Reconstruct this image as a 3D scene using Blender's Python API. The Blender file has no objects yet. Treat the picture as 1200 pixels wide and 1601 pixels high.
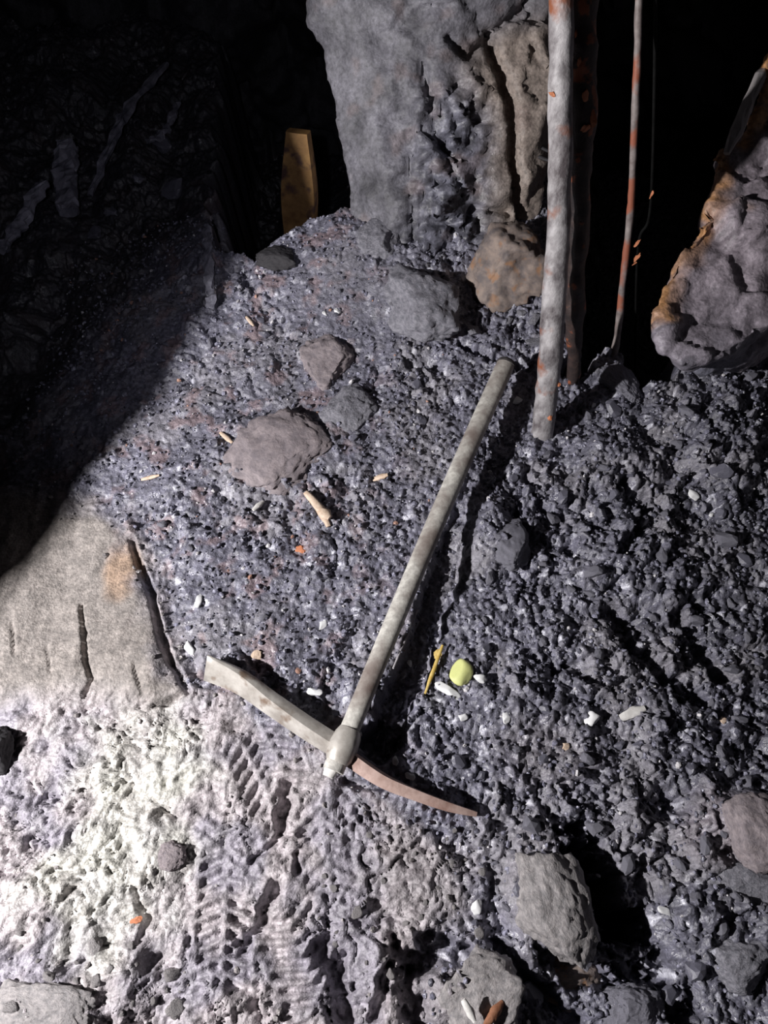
import bpy, bmesh, math, random
import numpy as np
from mathutils import Vector, Matrix, Quaternion

# ------------------------------------------------------------------ camera, world, light, exposure
scene = bpy.context.scene
C = scene.collection
CAM_H, PITCH, LENS = 1.30, 62.0, 26.0
FPX = 1601 * LENS / 36.0
cam_data = bpy.data.cameras.new('camera')
cam_data.sensor_fit = 'VERTICAL'; cam_data.sensor_height = 36.0; cam_data.lens = LENS
cam_data.clip_start = 0.02
cam = bpy.data.objects.new('camera', cam_data); C.objects.link(cam)
cam.location = (0, 0, CAM_H); cam.rotation_euler = (math.radians(90 - PITCH), 0, 0)
scene.camera = cam

world = bpy.data.worlds.new('world'); scene.world = world
world.use_nodes = True
world.node_tree.nodes['Background'].inputs[0].default_value = (0.55, 0.6, 1.0, 1)
world.node_tree.nodes['Background'].inputs[1].default_value = 0.0022

LAMP = Vector((-1.48, -0.10, 1.18))           # cap lamp of someone standing left of the picture, beside the added beam blocker
def lamp(name, loc, aim, energy, size, blend, soft, color=(1.0, 0.975, 0.97)):
    ld = bpy.data.lights.new(name, 'SPOT'); ld.energy = energy; ld.spot_size = math.radians(size); ld.spot_blend = blend
    ld.shadow_soft_size = soft; ld.color = color
    lo = bpy.data.objects.new(name, ld); C.objects.link(lo)
    lo.location = loc; lo.rotation_euler = (Vector(aim) - Vector(loc)).to_track_quat('-Z', 'Y').to_euler()
lamp('cap_lamp', LAMP, (.15, .55, 0), 182, 118, .8, .026)
lamp('debris_fill', (-.12, -.1, 1.42), (-.75, 1.85, 0), 9, 46, .8, .02, (.85, .85, 1))  # unseen fill light added to brighten the debris in the dark passage

vs = scene.view_settings
vs.view_transform = 'Standard'; vs.look = 'None'; vs.gamma = 1.0; vs.exposure = 0.55
vs.use_curve_mapping = False

# ------------------------------------------------------------------ helpers
rng = random.Random(7)
PR = math.radians(PITCH)
FWD = np.array([0, math.cos(PR), -math.sin(PR)]); UPV = np.array([0, math.sin(PR), math.cos(PR)])
def ray(px, py):
    d = FWD + np.array([1., 0, 0]) * ((px - 600) / FPX) + UPV * ((800.5 - py) / FPX)
    return d
def at(px, py, z=0.0):                       # point of the level z seen at that place in the photo
    d = ray(px, py); t = (z - CAM_H) / d[2]
    return np.array([0, 0, CAM_H]) + d * t
def aty(px, py, y):                          # point of the upright plane y
    d = ray(px, py); return np.array([0, 0, CAM_H]) + d * (y / d[1])
def atd(px, py, depth):
    return np.array([0, 0, CAM_H]) + ray(px, py) * depth

_r = np.random.RandomState(11)
PERM = _r.permutation(65536).astype(np.int64)
ANG = _r.rand(65536) * 2 * np.pi
GX, GY = np.cos(ANG), np.sin(ANG)
G3 = _r.normal(size=(65536, 3)); G3 /= np.linalg.norm(G3, axis=1)[:, None]
RND = _r.rand(65536, 4)
def h2(ix, iy, s=0):
    return PERM[(PERM[(PERM[(ix + s * 131) & 65535] + iy) & 65535] + s) & 65535]
def h3(ix, iy, iz, s=0):
    return PERM[(PERM[(PERM[(PERM[(ix + s * 131) & 65535] + iy) & 65535] + iz) & 65535] + s) & 65535]
def fade(t): return t * t * t * (t * (t * 6 - 15) + 10)
def pn2(x, y, s=0):
    ix = np.floor(x).astype(np.int64); iy = np.floor(y).astype(np.int64)
    fx = x - ix; fy = y - iy; u = fade(fx); v = fade(fy)
    def g(a, b):
        k = h2(ix + a, iy + b, s); return GX[k] * (fx - a) + GY[k] * (fy - b)
    return ((g(0, 0) * (1 - u) + g(1, 0) * u) * (1 - v) + (g(0, 1) * (1 - u) + g(1, 1) * u) * v) * 1.5
def fbm2(x, y, o=4, s=0, gain=.5):
    r = 0; a = 1; f = 1
    for i in range(o):
        r = r + a * pn2(x * f, y * f, s + i); a *= gain; f *= 2.03
    return r
def pn3(p, s=0):
    i = np.floor(p).astype(np.int64); f = p - i; w = fade(f); r = 0
    for a in (0, 1):
        for b in (0, 1):
            for c in (0, 1):
                g = G3[h3(i[:, 0] + a, i[:, 1] + b, i[:, 2] + c, s)]
                d = (g * (f - np.array([a, b, c]))).sum(1)
                r = r + d * (w[:, 0] if a else 1 - w[:, 0]) * (w[:, 1] if b else 1 - w[:, 1]) * (w[:, 2] if c else 1 - w[:, 2])
    return r * 1.5
def fbm3(p, o=4, s=0, gain=.5):
    r = 0; a = 1; f = 1
    for i in range(o):
        r = r + a * pn3(p * f, s + i); a *= gain; f *= 2.03
    return r
def worley2(x, y, s=0):
    """broken-stone relief: every cell is a tilted facet; returns (facet height, edge distance, cell random)"""
    ix = np.floor(x).astype(np.int64); iy = np.floor(y).astype(np.int64)
    F1 = np.full(x.shape, 9.); F2 = np.full(x.shape, 9.); H = np.zeros(x.shape); K = np.zeros(x.shape)
    for a in (-1, 0, 1):
        for b in (-1, 0, 1):
            k = h2(ix + a, iy + b, s); q = RND[k]
            dx = ix + a + q[..., 0] - x; dy = iy + b + q[..., 1] - y
            d = np.sqrt(dx * dx + dy * dy); near = d < F1
            F2 = np.where(near, F1, np.minimum(F2, d)); F1 = np.where(near, d, F1)
            H = np.where(near, q[..., 2] + (GX[k] * dx + GY[k] * dy) * .9, H); K = np.where(near, q[..., 3], K)
    return H, F2 - F1, K
def worley3(p, s=0):
    i = np.floor(p).astype(np.int64); n = len(p)
    F1 = np.full(n, 9.); F2 = np.full(n, 9.); H = np.zeros(n); K = np.zeros(n)
    for a in (-1, 0, 1):
        for b in (-1, 0, 1):
            for c in (-1, 0, 1):
                k = h3(i[:, 0] + a, i[:, 1] + b, i[:, 2] + c, s); q = RND[k]
                dv = i + np.array([a, b, c]) + q[:, :3] - p
                d = np.sqrt((dv * dv).sum(1)); near = d < F1
                F2 = np.where(near, F1, np.minimum(F2, d)); F1 = np.where(near, d, F1)
                H = np.where(near, q[:, 3] + (G3[k] * dv).sum(1) * .9, H); K = np.where(near, q[:, 0], K)
    return H, F2 - F1, K
def ss(a, b, x):
    t = np.clip((x - a) / (b - a), 0, 1); return t * t * (3 - 2 * t)

def tag(o, label=None, cat=None, group=None, kind=None):
    if label: o['label'] = label
    if cat: o['category'] = cat
    if group: o['group'] = group
    if kind: o['kind'] = kind
    return o
def mesh_from(name, verts, faces, mat, smooth=True, cols=None, rough=None):
    me = bpy.data.meshes.new(name)
    verts = np.asarray(verts, dtype=np.float32); faces = np.asarray(faces, dtype=np.int32)
    me.vertices.add(len(verts)); me.vertices.foreach_set('co', verts.ravel())
    k = faces.shape[1]
    me.loops.add(faces.size); me.loops.foreach_set('vertex_index', faces.ravel())
    me.polygons.add(len(faces)); me.polygons.foreach_set('loop_start', np.arange(0, faces.size, k, dtype=np.int32))
    me.polygons.foreach_set('use_smooth', np.full(len(faces), smooth))
    me.update(calc_edges=True); me.validate()
    if cols is not None:
        put_cols(me, cols, rough)
    if mat: me.materials.append(mat)
    return me
def put_cols(me, cols, rough=None):
    n = len(me.vertices)
    a = me.color_attributes.new('tint', 'FLOAT_COLOR', 'POINT')
    c4 = np.ones((n, 4), dtype=np.float32); c4[:, :3] = cols
    a.data.foreach_set('color', c4.ravel())
    if rough is not None:
        r = me.attributes.new('wet', 'FLOAT', 'POINT'); r.data.foreach_set('value', np.asarray(rough, dtype=np.float32))
def link(name, me, parent=None):
    o = bpy.data.objects.new(name, me); C.objects.link(o)
    if parent: o.parent = parent
    return o
def empty(name, loc=(0, 0, 0)):
    o = bpy.data.objects.new(name, None); C.objects.link(o); o.location = loc; o.empty_display_size = .05
    return o

# ------------------------------------------------------------------ materials
def nodes_of(name):
    m = bpy.data.materials.new(name); m.use_nodes = True
    nt = m.node_tree; return m, nt, nt.nodes, nt.links, nt.nodes['Principled BSDF']
def earth_mat(name, spec=.5, grain=420, bump=.35, use_rough=True, r0=.5):
    """colour of the ground itself from its own attribute, broken up by fine grain"""
    m, nt, N, L, B = nodes_of(name)
    at_ = N.new('ShaderNodeAttribute'); at_.attribute_name = 'tint'
    co = N.new('ShaderNodeTexCoord')
    n1 = N.new('ShaderNodeTexNoise'); n1.inputs['Scale'].default_value = grain * .35; n1.inputs['Detail'].default_value = 6
    n1.inputs['Roughness'].default_value = .7
    L.new(co.outputs['Object'], n1.inputs['Vector'])
    mr = N.new('ShaderNodeMapRange'); mr.inputs[1].default_value = .25; mr.inputs[2].default_value = .75
    mr.inputs[3].default_value = .35; mr.inputs[4].default_value = 1.7
    L.new(n1.outputs[0], mr.inputs[0])
    mx = N.new('ShaderNodeVectorMath'); mx.operation = 'SCALE'
    L.new(at_.outputs['Color'], mx.inputs[0]); L.new(mr.outputs[0], mx.inputs['Scale'])
    L.new(mx.outputs[0], B.inputs['Base Color'])
    if use_rough:
        aw = N.new('ShaderNodeAttribute'); aw.attribute_name = 'wet'
        L.new(aw.outputs['Fac'], B.inputs['Roughness'])
    else: B.inputs['Roughness'].default_value = r0
    B.inputs['Specular IOR Level'].default_value = spec
    v = N.new('ShaderNodeTexVoronoi'); v.inputs['Scale'].default_value = grain * .5
    L.new(co.outputs['Object'], v.inputs['Vector'])
    n2 = N.new('ShaderNodeTexNoise'); n2.inputs['Scale'].default_value = grain; n2.inputs['Detail'].default_value = 3
    L.new(co.outputs['Object'], n2.inputs['Vector'])
    ad = N.new('ShaderNodeMath'); ad.operation = 'ADD'
    L.new(v.outputs['Distance'], ad.inputs[0]); L.new(n2.outputs[0], ad.inputs[1])
    bp = N.new('ShaderNodeBump'); bp.inputs['Strength'].default_value = bump; bp.inputs['Distance'].default_value = .003
    L.new(ad.outputs[0], bp.inputs['Height']); L.new(bp.outputs[0], B.inputs['Normal'])
    return m
def mottled(name, c1, c2, scale=30, rough=.6, spec=.5, bump=.3, metallic=0, stretch=None, c3=None, c3_lo=.6, c3_hi=.66, c3_scale=25):
    m, nt, N, L, B = nodes_of(name)
    co = N.new('ShaderNodeTexCoord'); src = co.outputs['Object']
    if stretch:
        mp = N.new('ShaderNodeMapping'); mp.inputs['Scale'].default_value = stretch; L.new(src, mp.inputs[0]); src2 = mp.outputs[0]
    else: src2 = src
    n = N.new('ShaderNodeTexNoise'); n.inputs['Scale'].default_value = scale; n.inputs['Detail'].default_value = 7; n.inputs['Roughness'].default_value = .65
    L.new(src2, n.inputs['Vector'])
    r = N.new('ShaderNodeValToRGB'); r.color_ramp.elements[0].position = .36; r.color_ramp.elements[1].position = .66
    r.color_ramp.elements[0].color = (*c1, 1); r.color_ramp.elements[1].color = (*c2, 1)
    L.new(n.outputs[0], r.inputs[0]); out = r.outputs[0]
    if c3:
        n3 = N.new('ShaderNodeTexNoise'); n3.inputs['Scale'].default_value = c3_scale; n3.inputs['Detail'].default_value = 5
        L.new(src, n3.inputs['Vector'])
        mr = N.new('ShaderNodeMapRange'); mr.inputs[1].default_value = c3_lo; mr.inputs[2].default_value = c3_hi
        L.new(n3.outputs[0], mr.inputs[0])
        mx = N.new('ShaderNodeMix'); mx.data_type = 'RGBA'
        L.new(mr.outputs[0], mx.inputs[0]); L.new(out, mx.inputs[6]); mx.inputs[7].default_value = (*c3, 1); out = mx.outputs[2]
    L.new(out, B.inputs['Base Color'])
    B.inputs['Roughness'].default_value = rough; B.inputs['Specular IOR Level'].default_value = spec; B.inputs['Metallic'].default_value = metallic
    bp = N.new('ShaderNodeBump'); bp.inputs['Strength'].default_value = bump; bp.inputs['Distance'].default_value = .004
    L.new(n.outputs[0], bp.inputs['Height']); L.new(bp.outputs[0], B.inputs['Normal'])
    return m
M = {}
M['ground'] = earth_mat('ground', spec=.75)
M['rock_face'] = earth_mat('rock_face', spec=.5, grain=260, bump=.3)
M['coal'] = mottled('coal', (.06, .06, .08), (.22, .215, .27), scale=45, rough=.3, spec=.9, bump=.3)
M['coal_dull'] = mottled('coal_dull', (.09, .088, .11), (.24, .235, .28), scale=50, rough=.55, spec=.5, bump=.5)
M['grey_stone'] = mottled('grey_stone', (.14, .14, .165), (.30, .29, .33), scale=9, rough=.6, bump=.9)
M['dark_stone'] = mottled('dark_stone', (.012, .012, .016), (.05, .045, .05), scale=28, rough=.7, bump=.4)
M['pink_stone'] = mottled('pink_stone', (.185, .16, .175), (.33, .28, .29), scale=5, rough=.75, bump=.9)
M['tan_stone'] = mottled('tan_stone', (.13, .11, .11), (.30, .235, .2), scale=4, rough=.75, bump=.5, c3=(.3, .17, .1), c3_lo=.56, c3_hi=.66, c3_scale=3)
M['mud_clod'] = mottled('mud_clod', (.19, .18, .185), (.38, .35, .35), scale=8, rough=.55, bump=.9)
M['white_stone'] = mottled('white_stone', (.6, .6, .62), (.9, .9, .9), scale=60, rough=.5, bump=.2)
M['yellow_stone'] = mottled('yellow_stone', (.55, .58, .2), (.85, .88, .4), scale=60, rough=.5, bump=.2)
M['straw'] = mottled('straw', (.55, .36, .07), (.75, .6, .25), scale=80, rough=.5, bump=.2)
M['splinter'] = mottled('splinter', (.5, .36, .26), (.75, .6, .48), scale=80, rough=.6, bump=.3)
M['white_splinter'] = mottled('white_splinter', (.6, .58, .56), (.85, .83, .8), scale=80, rough=.5, bump=.2)
M['orange'] = mottled('orange', (.45, .13, .05), (.7, .3, .16), scale=60, rough=.6, bump=.3)
M['brown_wood'] = mottled('brown_wood', (.25, .10, .05), (.45, .22, .13), scale=70, rough=.6)
M['handle_wood'] = mottled('handle_wood', (.38, .36, .335), (.68, .66, .61), scale=16, rough=.5, bump=.25, stretch=(6, 6, .5),
                           c3=(.17, .13, .115), c3_lo=.52, c3_hi=.72, c3_scale=9)
M['dark_end'] = mottled('dark_end', (.03, .028, .03), (.09, .08, .08), scale=60, rough=.7)
M['blade_steel'] = mottled('blade_steel', (.34, .31, .28), (.62, .59, .55), scale=22, rough=.42, metallic=.25, bump=.3, c3=(.22, .16, .12), c3_lo=.55, c3_hi=.68, c3_scale=30)
M['rusty_steel'] = mottled('rusty_steel', (.34, .21, .175), (.62, .46, .41), scale=26, rough=.5, metallic=.15, bump=.4)
M['prop'] = mottled('prop', (.10, .085, .09), (.46, .44, .45), scale=34, rough=.5, bump=1., stretch=(1, 1, .6), c3=(.26, .09, .045), c3_lo=.57, c3_hi=.68, c3_scale=16)
M['shade_rust'] = mottled('shade_rust', (.02, .016, .017), (.07, .045, .04), scale=30, rough=.5, bump=1., c3=(.3, .09, .04), c3_lo=.58, c3_hi=.64, c3_scale=30)  # prop's shaded right half put into dark brown, with rust flecks
M['cable_black'] = mottled('cable_black', (.004, .004, .004), (.01, .01, .01), scale=30, rough=.8, spec=.1)
M['rod'] = mottled('rod', (.15, .12, .115), (.32, .28, .27), scale=40, rough=.5, bump=.4, c3=(.3, .1, .06), c3_lo=.5, c3_hi=.6, c3_scale=16)
M['old_wood'] = mottled('old_wood', (.25, .23, .25), (.6, .57, .6), scale=12, rough=.7, stretch=(5, 5, .6), bump=.4)
M['dim_wood'] = mottled('dim_wood', (.10, .10, .13), (.36, .35, .42), scale=9, rough=.5, stretch=(3, 3, .6), bump=.8)
M['ochre_wood'] = mottled('ochre_wood', (.20, .10, .035), (.50, .28, .10), scale=14, rough=.7, bump=.4, c3=(.1, .05, .04), c3_lo=.55, c3_hi=.65, c3_scale=20)

# ------------------------------------------------------------------ the ground, a mud and coal floor sculpted by its own relief
STEP = 0.0030
X0, X1, Y0, Y1 = -1.75, 1.35, -0.55, 2.75
NX = int((X1 - X0) / STEP) + 1; NY = int((Y1 - Y0) / STEP) + 1
gx = np.linspace(X0, X1, NX); gy = np.linspace(Y0, Y1, NY)
X, Y = np.meshgrid(gx, gy)
def W(pts): return [tuple(at(*p)[:2]) for p in pts]
def side(px1, py1, px2, py2):
    """signed distance from the ground line through two places (positive = to its right, walking p1 to p2)"""
    a, b = at(px1, py1), at(px2, py2); d = (b - a)[:2]; L_ = np.hypot(*d)
    return ((X - a[0]) * d[1] - (Y - a[1]) * d[0]) / L_
def seg_dist(pts):
    """distance to a polyline on the ground + which side of it + fraction along it"""
    P = W(pts); best = np.full(X.shape, 9.); sd = np.zeros(X.shape); fr = np.zeros(X.shape)
    tot = sum(math.dist(P[i], P[i + 1]) for i in range(len(P) - 1)); acc = 0
    for i in range(len(P) - 1):
        ax, ay = P[i]; bx, by = P[i + 1]; dx, dy = bx - ax, by - ay; l2 = dx * dx + dy * dy
        t = np.clip(((X - ax) * dx + (Y - ay) * dy) / l2, 0, 1)
        d = np.hypot(X - ax - t * dx, Y - ay - t * dy); n = d < best
        best = np.where(n, d, best); l_ = math.sqrt(l2)
        sd = np.where(n, ((X - ax) * dy - (Y - ay) * dx) / l_, sd); fr = np.where(n, (acc + t * l_) / tot, fr); acc += l_
    return best, sd, fr
def inside(pts, soft=.02, warp=0):
    P = W(pts); xx = X + warp * pn2(X * 18, Y * 18, 77); yy = Y + warp * pn2(X * 18, Y * 18, 78)
    ins = np.zeros(X.shape, bool); best = np.full(X.shape, 9.); n = len(P)
    for i in range(n):
        ax, ay = P[i]; bx, by = P[(i + 1) % n]
        if abs(by - ay) > 1e-9:
            c = ((ay > yy) != (by > yy)) & (xx < (bx - ax) * (yy - ay) / (by - ay) + ax); ins ^= c
        dx, dy = bx - ax, by - ay; t = np.clip(((xx - ax) * dx + (yy - ay) * dy) / (dx * dx + dy * dy), 0, 1)
        best = np.minimum(best, np.hypot(xx - ax - t * dx, yy - ay - t * dy))
    s = np.where(ins, best, -best)
    return ss(-soft, soft, s)
def blob(px, py, rx, ry, rot=0, soft=.5):
    a = at(px, py); k = 1 / FPX * np.linalg.norm(at(px, py) - np.array([0, 0, CAM_H]))
    r1, r2 = rx * k, ry * k * 1.1; c, s = math.cos(rot), math.sin(rot)
    u = ((X - a[0]) * c + (Y - a[1]) * s) / r1; v = (-(X - a[0]) * s + (Y - a[1]) * c) / r2
    r = np.sqrt(u * u + v * v) + .22 * pn2(X * 22, Y * 22, 91)
    return 1 - ss(1 - soft, 1 + soft * .4, r)

wx = fbm2(X * 6, Y * 6, 3, 40) * .05; wy = fbm2(X * 6, Y * 6, 3, 50) * .05
mud = inside([(-400, 700), (60, 770), (190, 800), (250, 960), (300, 1070), (400, 1120), (520, 1185), (560, 1240), (650, 1300), (740, 1400),
              (650, 1480), (620, 1800), (-900, 1900)], .045, .05)
slab = inside([(-400, 720), (90, 770), (198, 815), (235, 930), (270, 1040), (295, 1085), (245, 1105), (130, 1080), (-50, 1100), (-500, 1150)], .03, .01)
ledge_d, ledge_s, _f = seg_dist([(203, 840), (216, 880), (236, 925), (250, 985), (268, 1035), (296, 1084)])
white = inside([(120, 1130), (260, 1110), (310, 1180), (290, 1330), (250, 1440), (130, 1500), (50, 1430), (60, 1350), (140, 1270)], .05, .06)
coal = 1 - mud
# broad lie of the ground
Z = .018 * fbm2(X * 2.2, Y * 2.2, 3, 1)
Z += .05 * ss(1.05, 1.4, Y) * ss(-.55, -.1, X) * (1 - ss(.42, .6, X))             # banked up against the rock pillar
# gravelly coal
g1, e1, k1 = worley2((X + wx * .2) / .012, Y / .012, 3)
g2, e2, k2 = worley2((X + wx * .3) / .026, (Y + wy * .3) / .026, 5)
g3, e3, k3 = worley2((X + wx * .5) / .062, (Y + wy * .5) / .062, 8)
rightness = ss(.12, .55, X - .15 * Y + .1)
lumpy = ss(-.15, .35, fbm2(X * 5, Y * 5, 3, 21)) * .7 + rightness * .6
calmL = ss(.15, -.25, X - .1 * Y)
cz = (g1 - .5) * (.0050 - .0022 * calmL) + (g2 - .5) * .0075 * (.35 + lumpy * .8) + (g3 - .5) * .017 * lumpy * .8
cz += -.006 * (1 - ss(0, .25, e2)) * lumpy + fbm2(X * 120, Y * 120, 3, 60) * (.0030 - .0012 * calmL) + fbm2(X * 14, Y * 14, 4, 63) * .013 * (.4 + lumpy * .8)
powder = np.maximum(blob(560, 460, 130, 90, soft=.9) * .8, blob(400, 620, 160, 130, soft=.9) * .5)
Z += coal * cz * (1 - .65 * powder)
# trodden mud: folded ridges, small crumbs
u = X * 15 + fbm2(X * 11, Y * 11, 3, 31) * 1.3; v = Y * 26 + fbm2(X * 9, Y * 9, 3, 34) * 1.3
fold = 1 - np.abs(pn2(u * 1.5, v * 1.3, 36)) * 2.2; fold2 = 1 - np.abs(pn2(u * 3.6, v * 3.0, 38)) * 2.2
rough_mud = mud * (1 - slab)
crumb = ss(-.1, .5, fbm2(X * 7 + 3, Y * 7, 2, 41)) * (1 - white * .6)
def crease(a, b, k, sd):
    return np.clip(1 - np.abs(pn2(a, b, sd)) * k, 0, 1) ** 1.5
rx_, ry_ = X * .80 + Y * .6, -X * .6 + Y * .80
wa, wb = fbm2(X * 9, Y * 9, 3, 131), fbm2(X * 9, Y * 9, 3, 134)
c1 = crease(rx_ * 17 + wa * 1.7, ry_ * 40 + wb * 2.2, 4.5, 136); c2 = crease(rx_ * 34 + wa * 2.5, ry_ * 75 + wb * 3.5, 3.6, 137)
c3 = crease(X * 15 + wb * 1.6, Y * 11 + wa * 1.6, 9, 138)
deep = ss(-.25, .35, fbm2(X * 5 + 4, Y * 5, 3, 140) + .35 * ss(-.45, .2, X))
Z += rough_mud * (-(.0062 + .005 * deep) * c1 - (.0030 + .0015 * deep) * c2 - .016 * c3 * deep * ss(-.1, .3, fbm2(X * 11, Y * 11, 2, 141)) + fbm2(X * 20, Y * 20, 3, 43) * .010
                  + crumb * deep * ((g2 - .5) * .004 + (g1 - .5) * .002) + 0)
Z += rough_mud * ss(.0, -.2, Y) * (g3 - .5) * .016 * (.3 + deep)
# hard smooth slabs at the left, their edges standing proud of the mud
Z += .022 * (1 - ss(.0, .10, ledge_d)) * ss(.006, -.006, ledge_s) * slab + slab * (.006 + fbm2(X * 9, Y * 4, 3, 44) * .007 + fbm2(X * 60, Y * 30, 3, 45) * .0012)
for pts, w_, dep in (([(205, 843), (216, 880), (236, 925), (250, 985), (268, 1035)], .0075, .035), ([(265, 1030), (280, 1055), (296, 1083)], .006, .02),
                     ([(240, 1102), (262, 1098), (292, 1084)], .0055, .02),
                     ([(125, 945), (131, 990), (134, 1030), (143, 1062), (130, 1086)], .0042, .022), ([(20, 975), (24, 1025)], .003, .007),
                     ([(212, 1040), (226, 1088)], .004, .008), ([(72, 1010), (80, 1050)], .003, .006)):
    d, sd, fr = seg_dist(pts); d = d + pn2(X * 60, Y * 60, 46) * .0022
    Z -= dep * (1 - ss(w_ * .45, w_ * 1.3, d)) * (.55 + .45 * np.sin(np.clip(fr, .06, .94) * math.pi))
# boot prints: rows of lugs pressed into the mud
Zs = .018 * fbm2(X * 2.2, Y * 2.2, 3, 1) + fbm2(X * 20, Y * 20, 3, 43) * .006 + mud * .0
def treads(c0, c1, width, pitch, depth, chevron=0., cols=2, duty=.5):
    global Z
    a, b = at(*c0)[:2], at(*c1)[:2]; d = b - a; L_ = np.hypot(*d); d = d / L_; n = np.array([d[1], -d[0]])
    s = (X - a[0]) * d[0] + (Y - a[1]) * d[1] + pn2(X * 25, Y * 25, 47) * .002
    t = (X - a[0]) * n[0] + (Y - a[1]) * n[1] + pn2(X * 25, Y * 25, 48) * .002
    m = ss(-.01, .01, s) * ss(L_ + .01, L_ - .01, s) * ss(width / 2 + .006, width / 2 - .006, np.abs(t))
    ph = (s + chevron * np.abs(t)) / pitch
    bar = ss(.0, .18, np.abs((ph % 1) - .5) - (.5 - duty / 2) + .09)
    ct = ((t / width + .5) * cols) % 1
    gap = ss(.06, .16, np.minimum(ct, 1 - ct))
    m = m * (1 - slab) * ss(-.35, -.1, fbm2(X * 9, Y * 9, 2, 149))
    Z = Z * (1 - m) + (Zs + .25 * (Z - Zs)) * m - m * bar * gap * depth * (.75 + .5 * pn2(X * 12, Y * 12, 49)) - m * .002
treads((345, 1560), (355, 1325), .095, .021, .013, .35, 2, .55)
treads((500, 1570), (440, 1425), .125, .020, .011, -.5, 1, .5)
treads((445, 1255), (385, 1130), .12, .021, .009, .6, 3, .5)
treads((300, 1310), (318, 1180), .09, .022, .006, .5, 3, .5)
treads((520, 1400), (500, 1250), .09, .024, .007, .5, 2, .5)
# grooves, heel marks and pits
for pts, w_, dep in (([(440, 1290), (442, 1250), (446, 1225)], .011, .028), ([(390, 1345), (440, 1308), (480, 1300)], .006, .016),
                     ([(378, 1480), (408, 1440), (425, 1390)], .010, .024), ([(500, 1480), (525, 1530), (535, 1600)], .017, .035),
                     ([(560, 1440), (590, 1415)], .010, .02), ([(600, 1520), (590, 1590)], .010, .028), ([(0, 1365), (60, 1370)], .006, .008),
                     ([(205, 1390), (225, 1440), (215, 1470)], .006, .014), ([(130, 1300), (150, 1240), (128, 1278)], .004, .006),
                     ([(640, 1500), (712, 1492)], .024, .075), ([(625, 1540), (660, 1600)], .017, .04),
                     ([(905, 1320), (925, 1370), (950, 1410), (975, 1455)], .030, .15),
                     ([(860, 1500), (930, 1535), (1010, 1520), (1060, 1580)], .022, .06), ([(1000, 1450), (1040, 1530)], .016, .04),
                     ([(1120, 1385), (1150, 1345), (1200, 1335)], .004, .016), ([(780, 1480), (840, 1545), (900, 1600)], .014, .045),
                     ([(960, 960), (990, 1010), (1100, 1100)], .02, .035), ([(1060, 960), (1100, 1010), (1125, 1050)], .02, .05),
                     ([(1040, 1270), (1060, 1250)], .012, .03), ([(975, 760), (1000, 790)], .02, .04), ([(820, 740), (850, 800)], .012, .03),
                     ([(1000, 830), (975, 860)], .02, .04), ([(720, 540), (770, 560), (830, 575)], .012, .025),
                     ([(560, 1230), (540, 1222), (600, 1232)], .007, .02), ([(250, 1262), (270, 1275)], .005, .014), ([(462, 1335), (466, 1360)], .007, .024),
                     ([(100, 1405), (112, 1390)], .005, .012), ([(230, 1510), (245, 1495)], .008, .022), ([(100, 1520), (130, 1500)], .006, .016)):
    d, sd, fr = seg_dist(pts); d = d + fbm2(X * 38, Y * 38, 3, 52) * w_ * .9
    Z -= dep * (1 - ss(w_ * .35, w_ * 1.25, d))
# smooth swellings
for a, k in (((850, 1400, 60, 85), .045), ((730, 1560, 60, 60), .03), ((1140, 1300, 90, 60), .03), ((1130, 1430, 80, 60), .03), ((600, 1560, 40, 60), .02),
             ((760, 830, 50, 70), .035), ((960, 720, 70, 60), .03), ((1010, 880, 110, 60), .03), ((1130, 700, 90, 80), .035), ((640, 460, 60, 60), .03),
             ((60, 1580, 70, 40), .025), ((40, 1420, 60, 50), .012), ((180, 1540, 60, 40), .018), ((1050, 1160, 60, 60), .02), ((470, 700, 120, 80), .012)):
    Z += k * blob(*a, soft=.75)
# hollow the handle and its shadow lie over
d, sd, fr = seg_dist([(592, 1165), (655, 1020), (698, 880), (765, 720), (820, 575)])
d = d + fbm2(X * 30, Y * 30, 2, 152) * .008
Z -= .062 * (1 - ss(.022, .036, d)) * np.clip(1.25 - fr * 1.7, .10, 1)
# the pit behind the prop and the dark drop at the far left
pit = inside([(888, 585), (900, 470), (880, -200), (1600, -200), (1500, 350), (1060, 520), (1040, 590), (992, 605), (978, 535), (935, 535), (915, 580)], .018, .02)
pit_left = inside([(552, 335), (500, 352), (440, 372), (392, 400), (350, 385), (330, 250), (340, -60), (560, -60)], .03, .03)
Z -= pit * .75 + pit_left * .55; pit = np.maximum(pit, pit_left)
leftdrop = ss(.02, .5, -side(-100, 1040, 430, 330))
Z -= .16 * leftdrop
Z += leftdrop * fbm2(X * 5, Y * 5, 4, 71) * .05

def hz(x, y):
    i = int(round((y - Y0) / STEP)); j = int(round((x - X0) / STEP))
    return float(Z[min(max(i, 0), NY - 1), min(max(j, 0), NX - 1)])
def ground_at(px, py):
    """where the line of sight of that place in the photo meets the ground"""
    d = ray(px, py); t0 = (CAM_H - .30) / -d[2]; t1 = (CAM_H + .3) / -d[2]
    p = None
    for k in range(240):
        t = t0 + (t1 - t0) * k / 239; p = np.array([0, 0, CAM_H]) + d * t
        if p[2] <= hz(p[0], p[1]): break
    p[2] = hz(p[0], p[1]); return p

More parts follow.
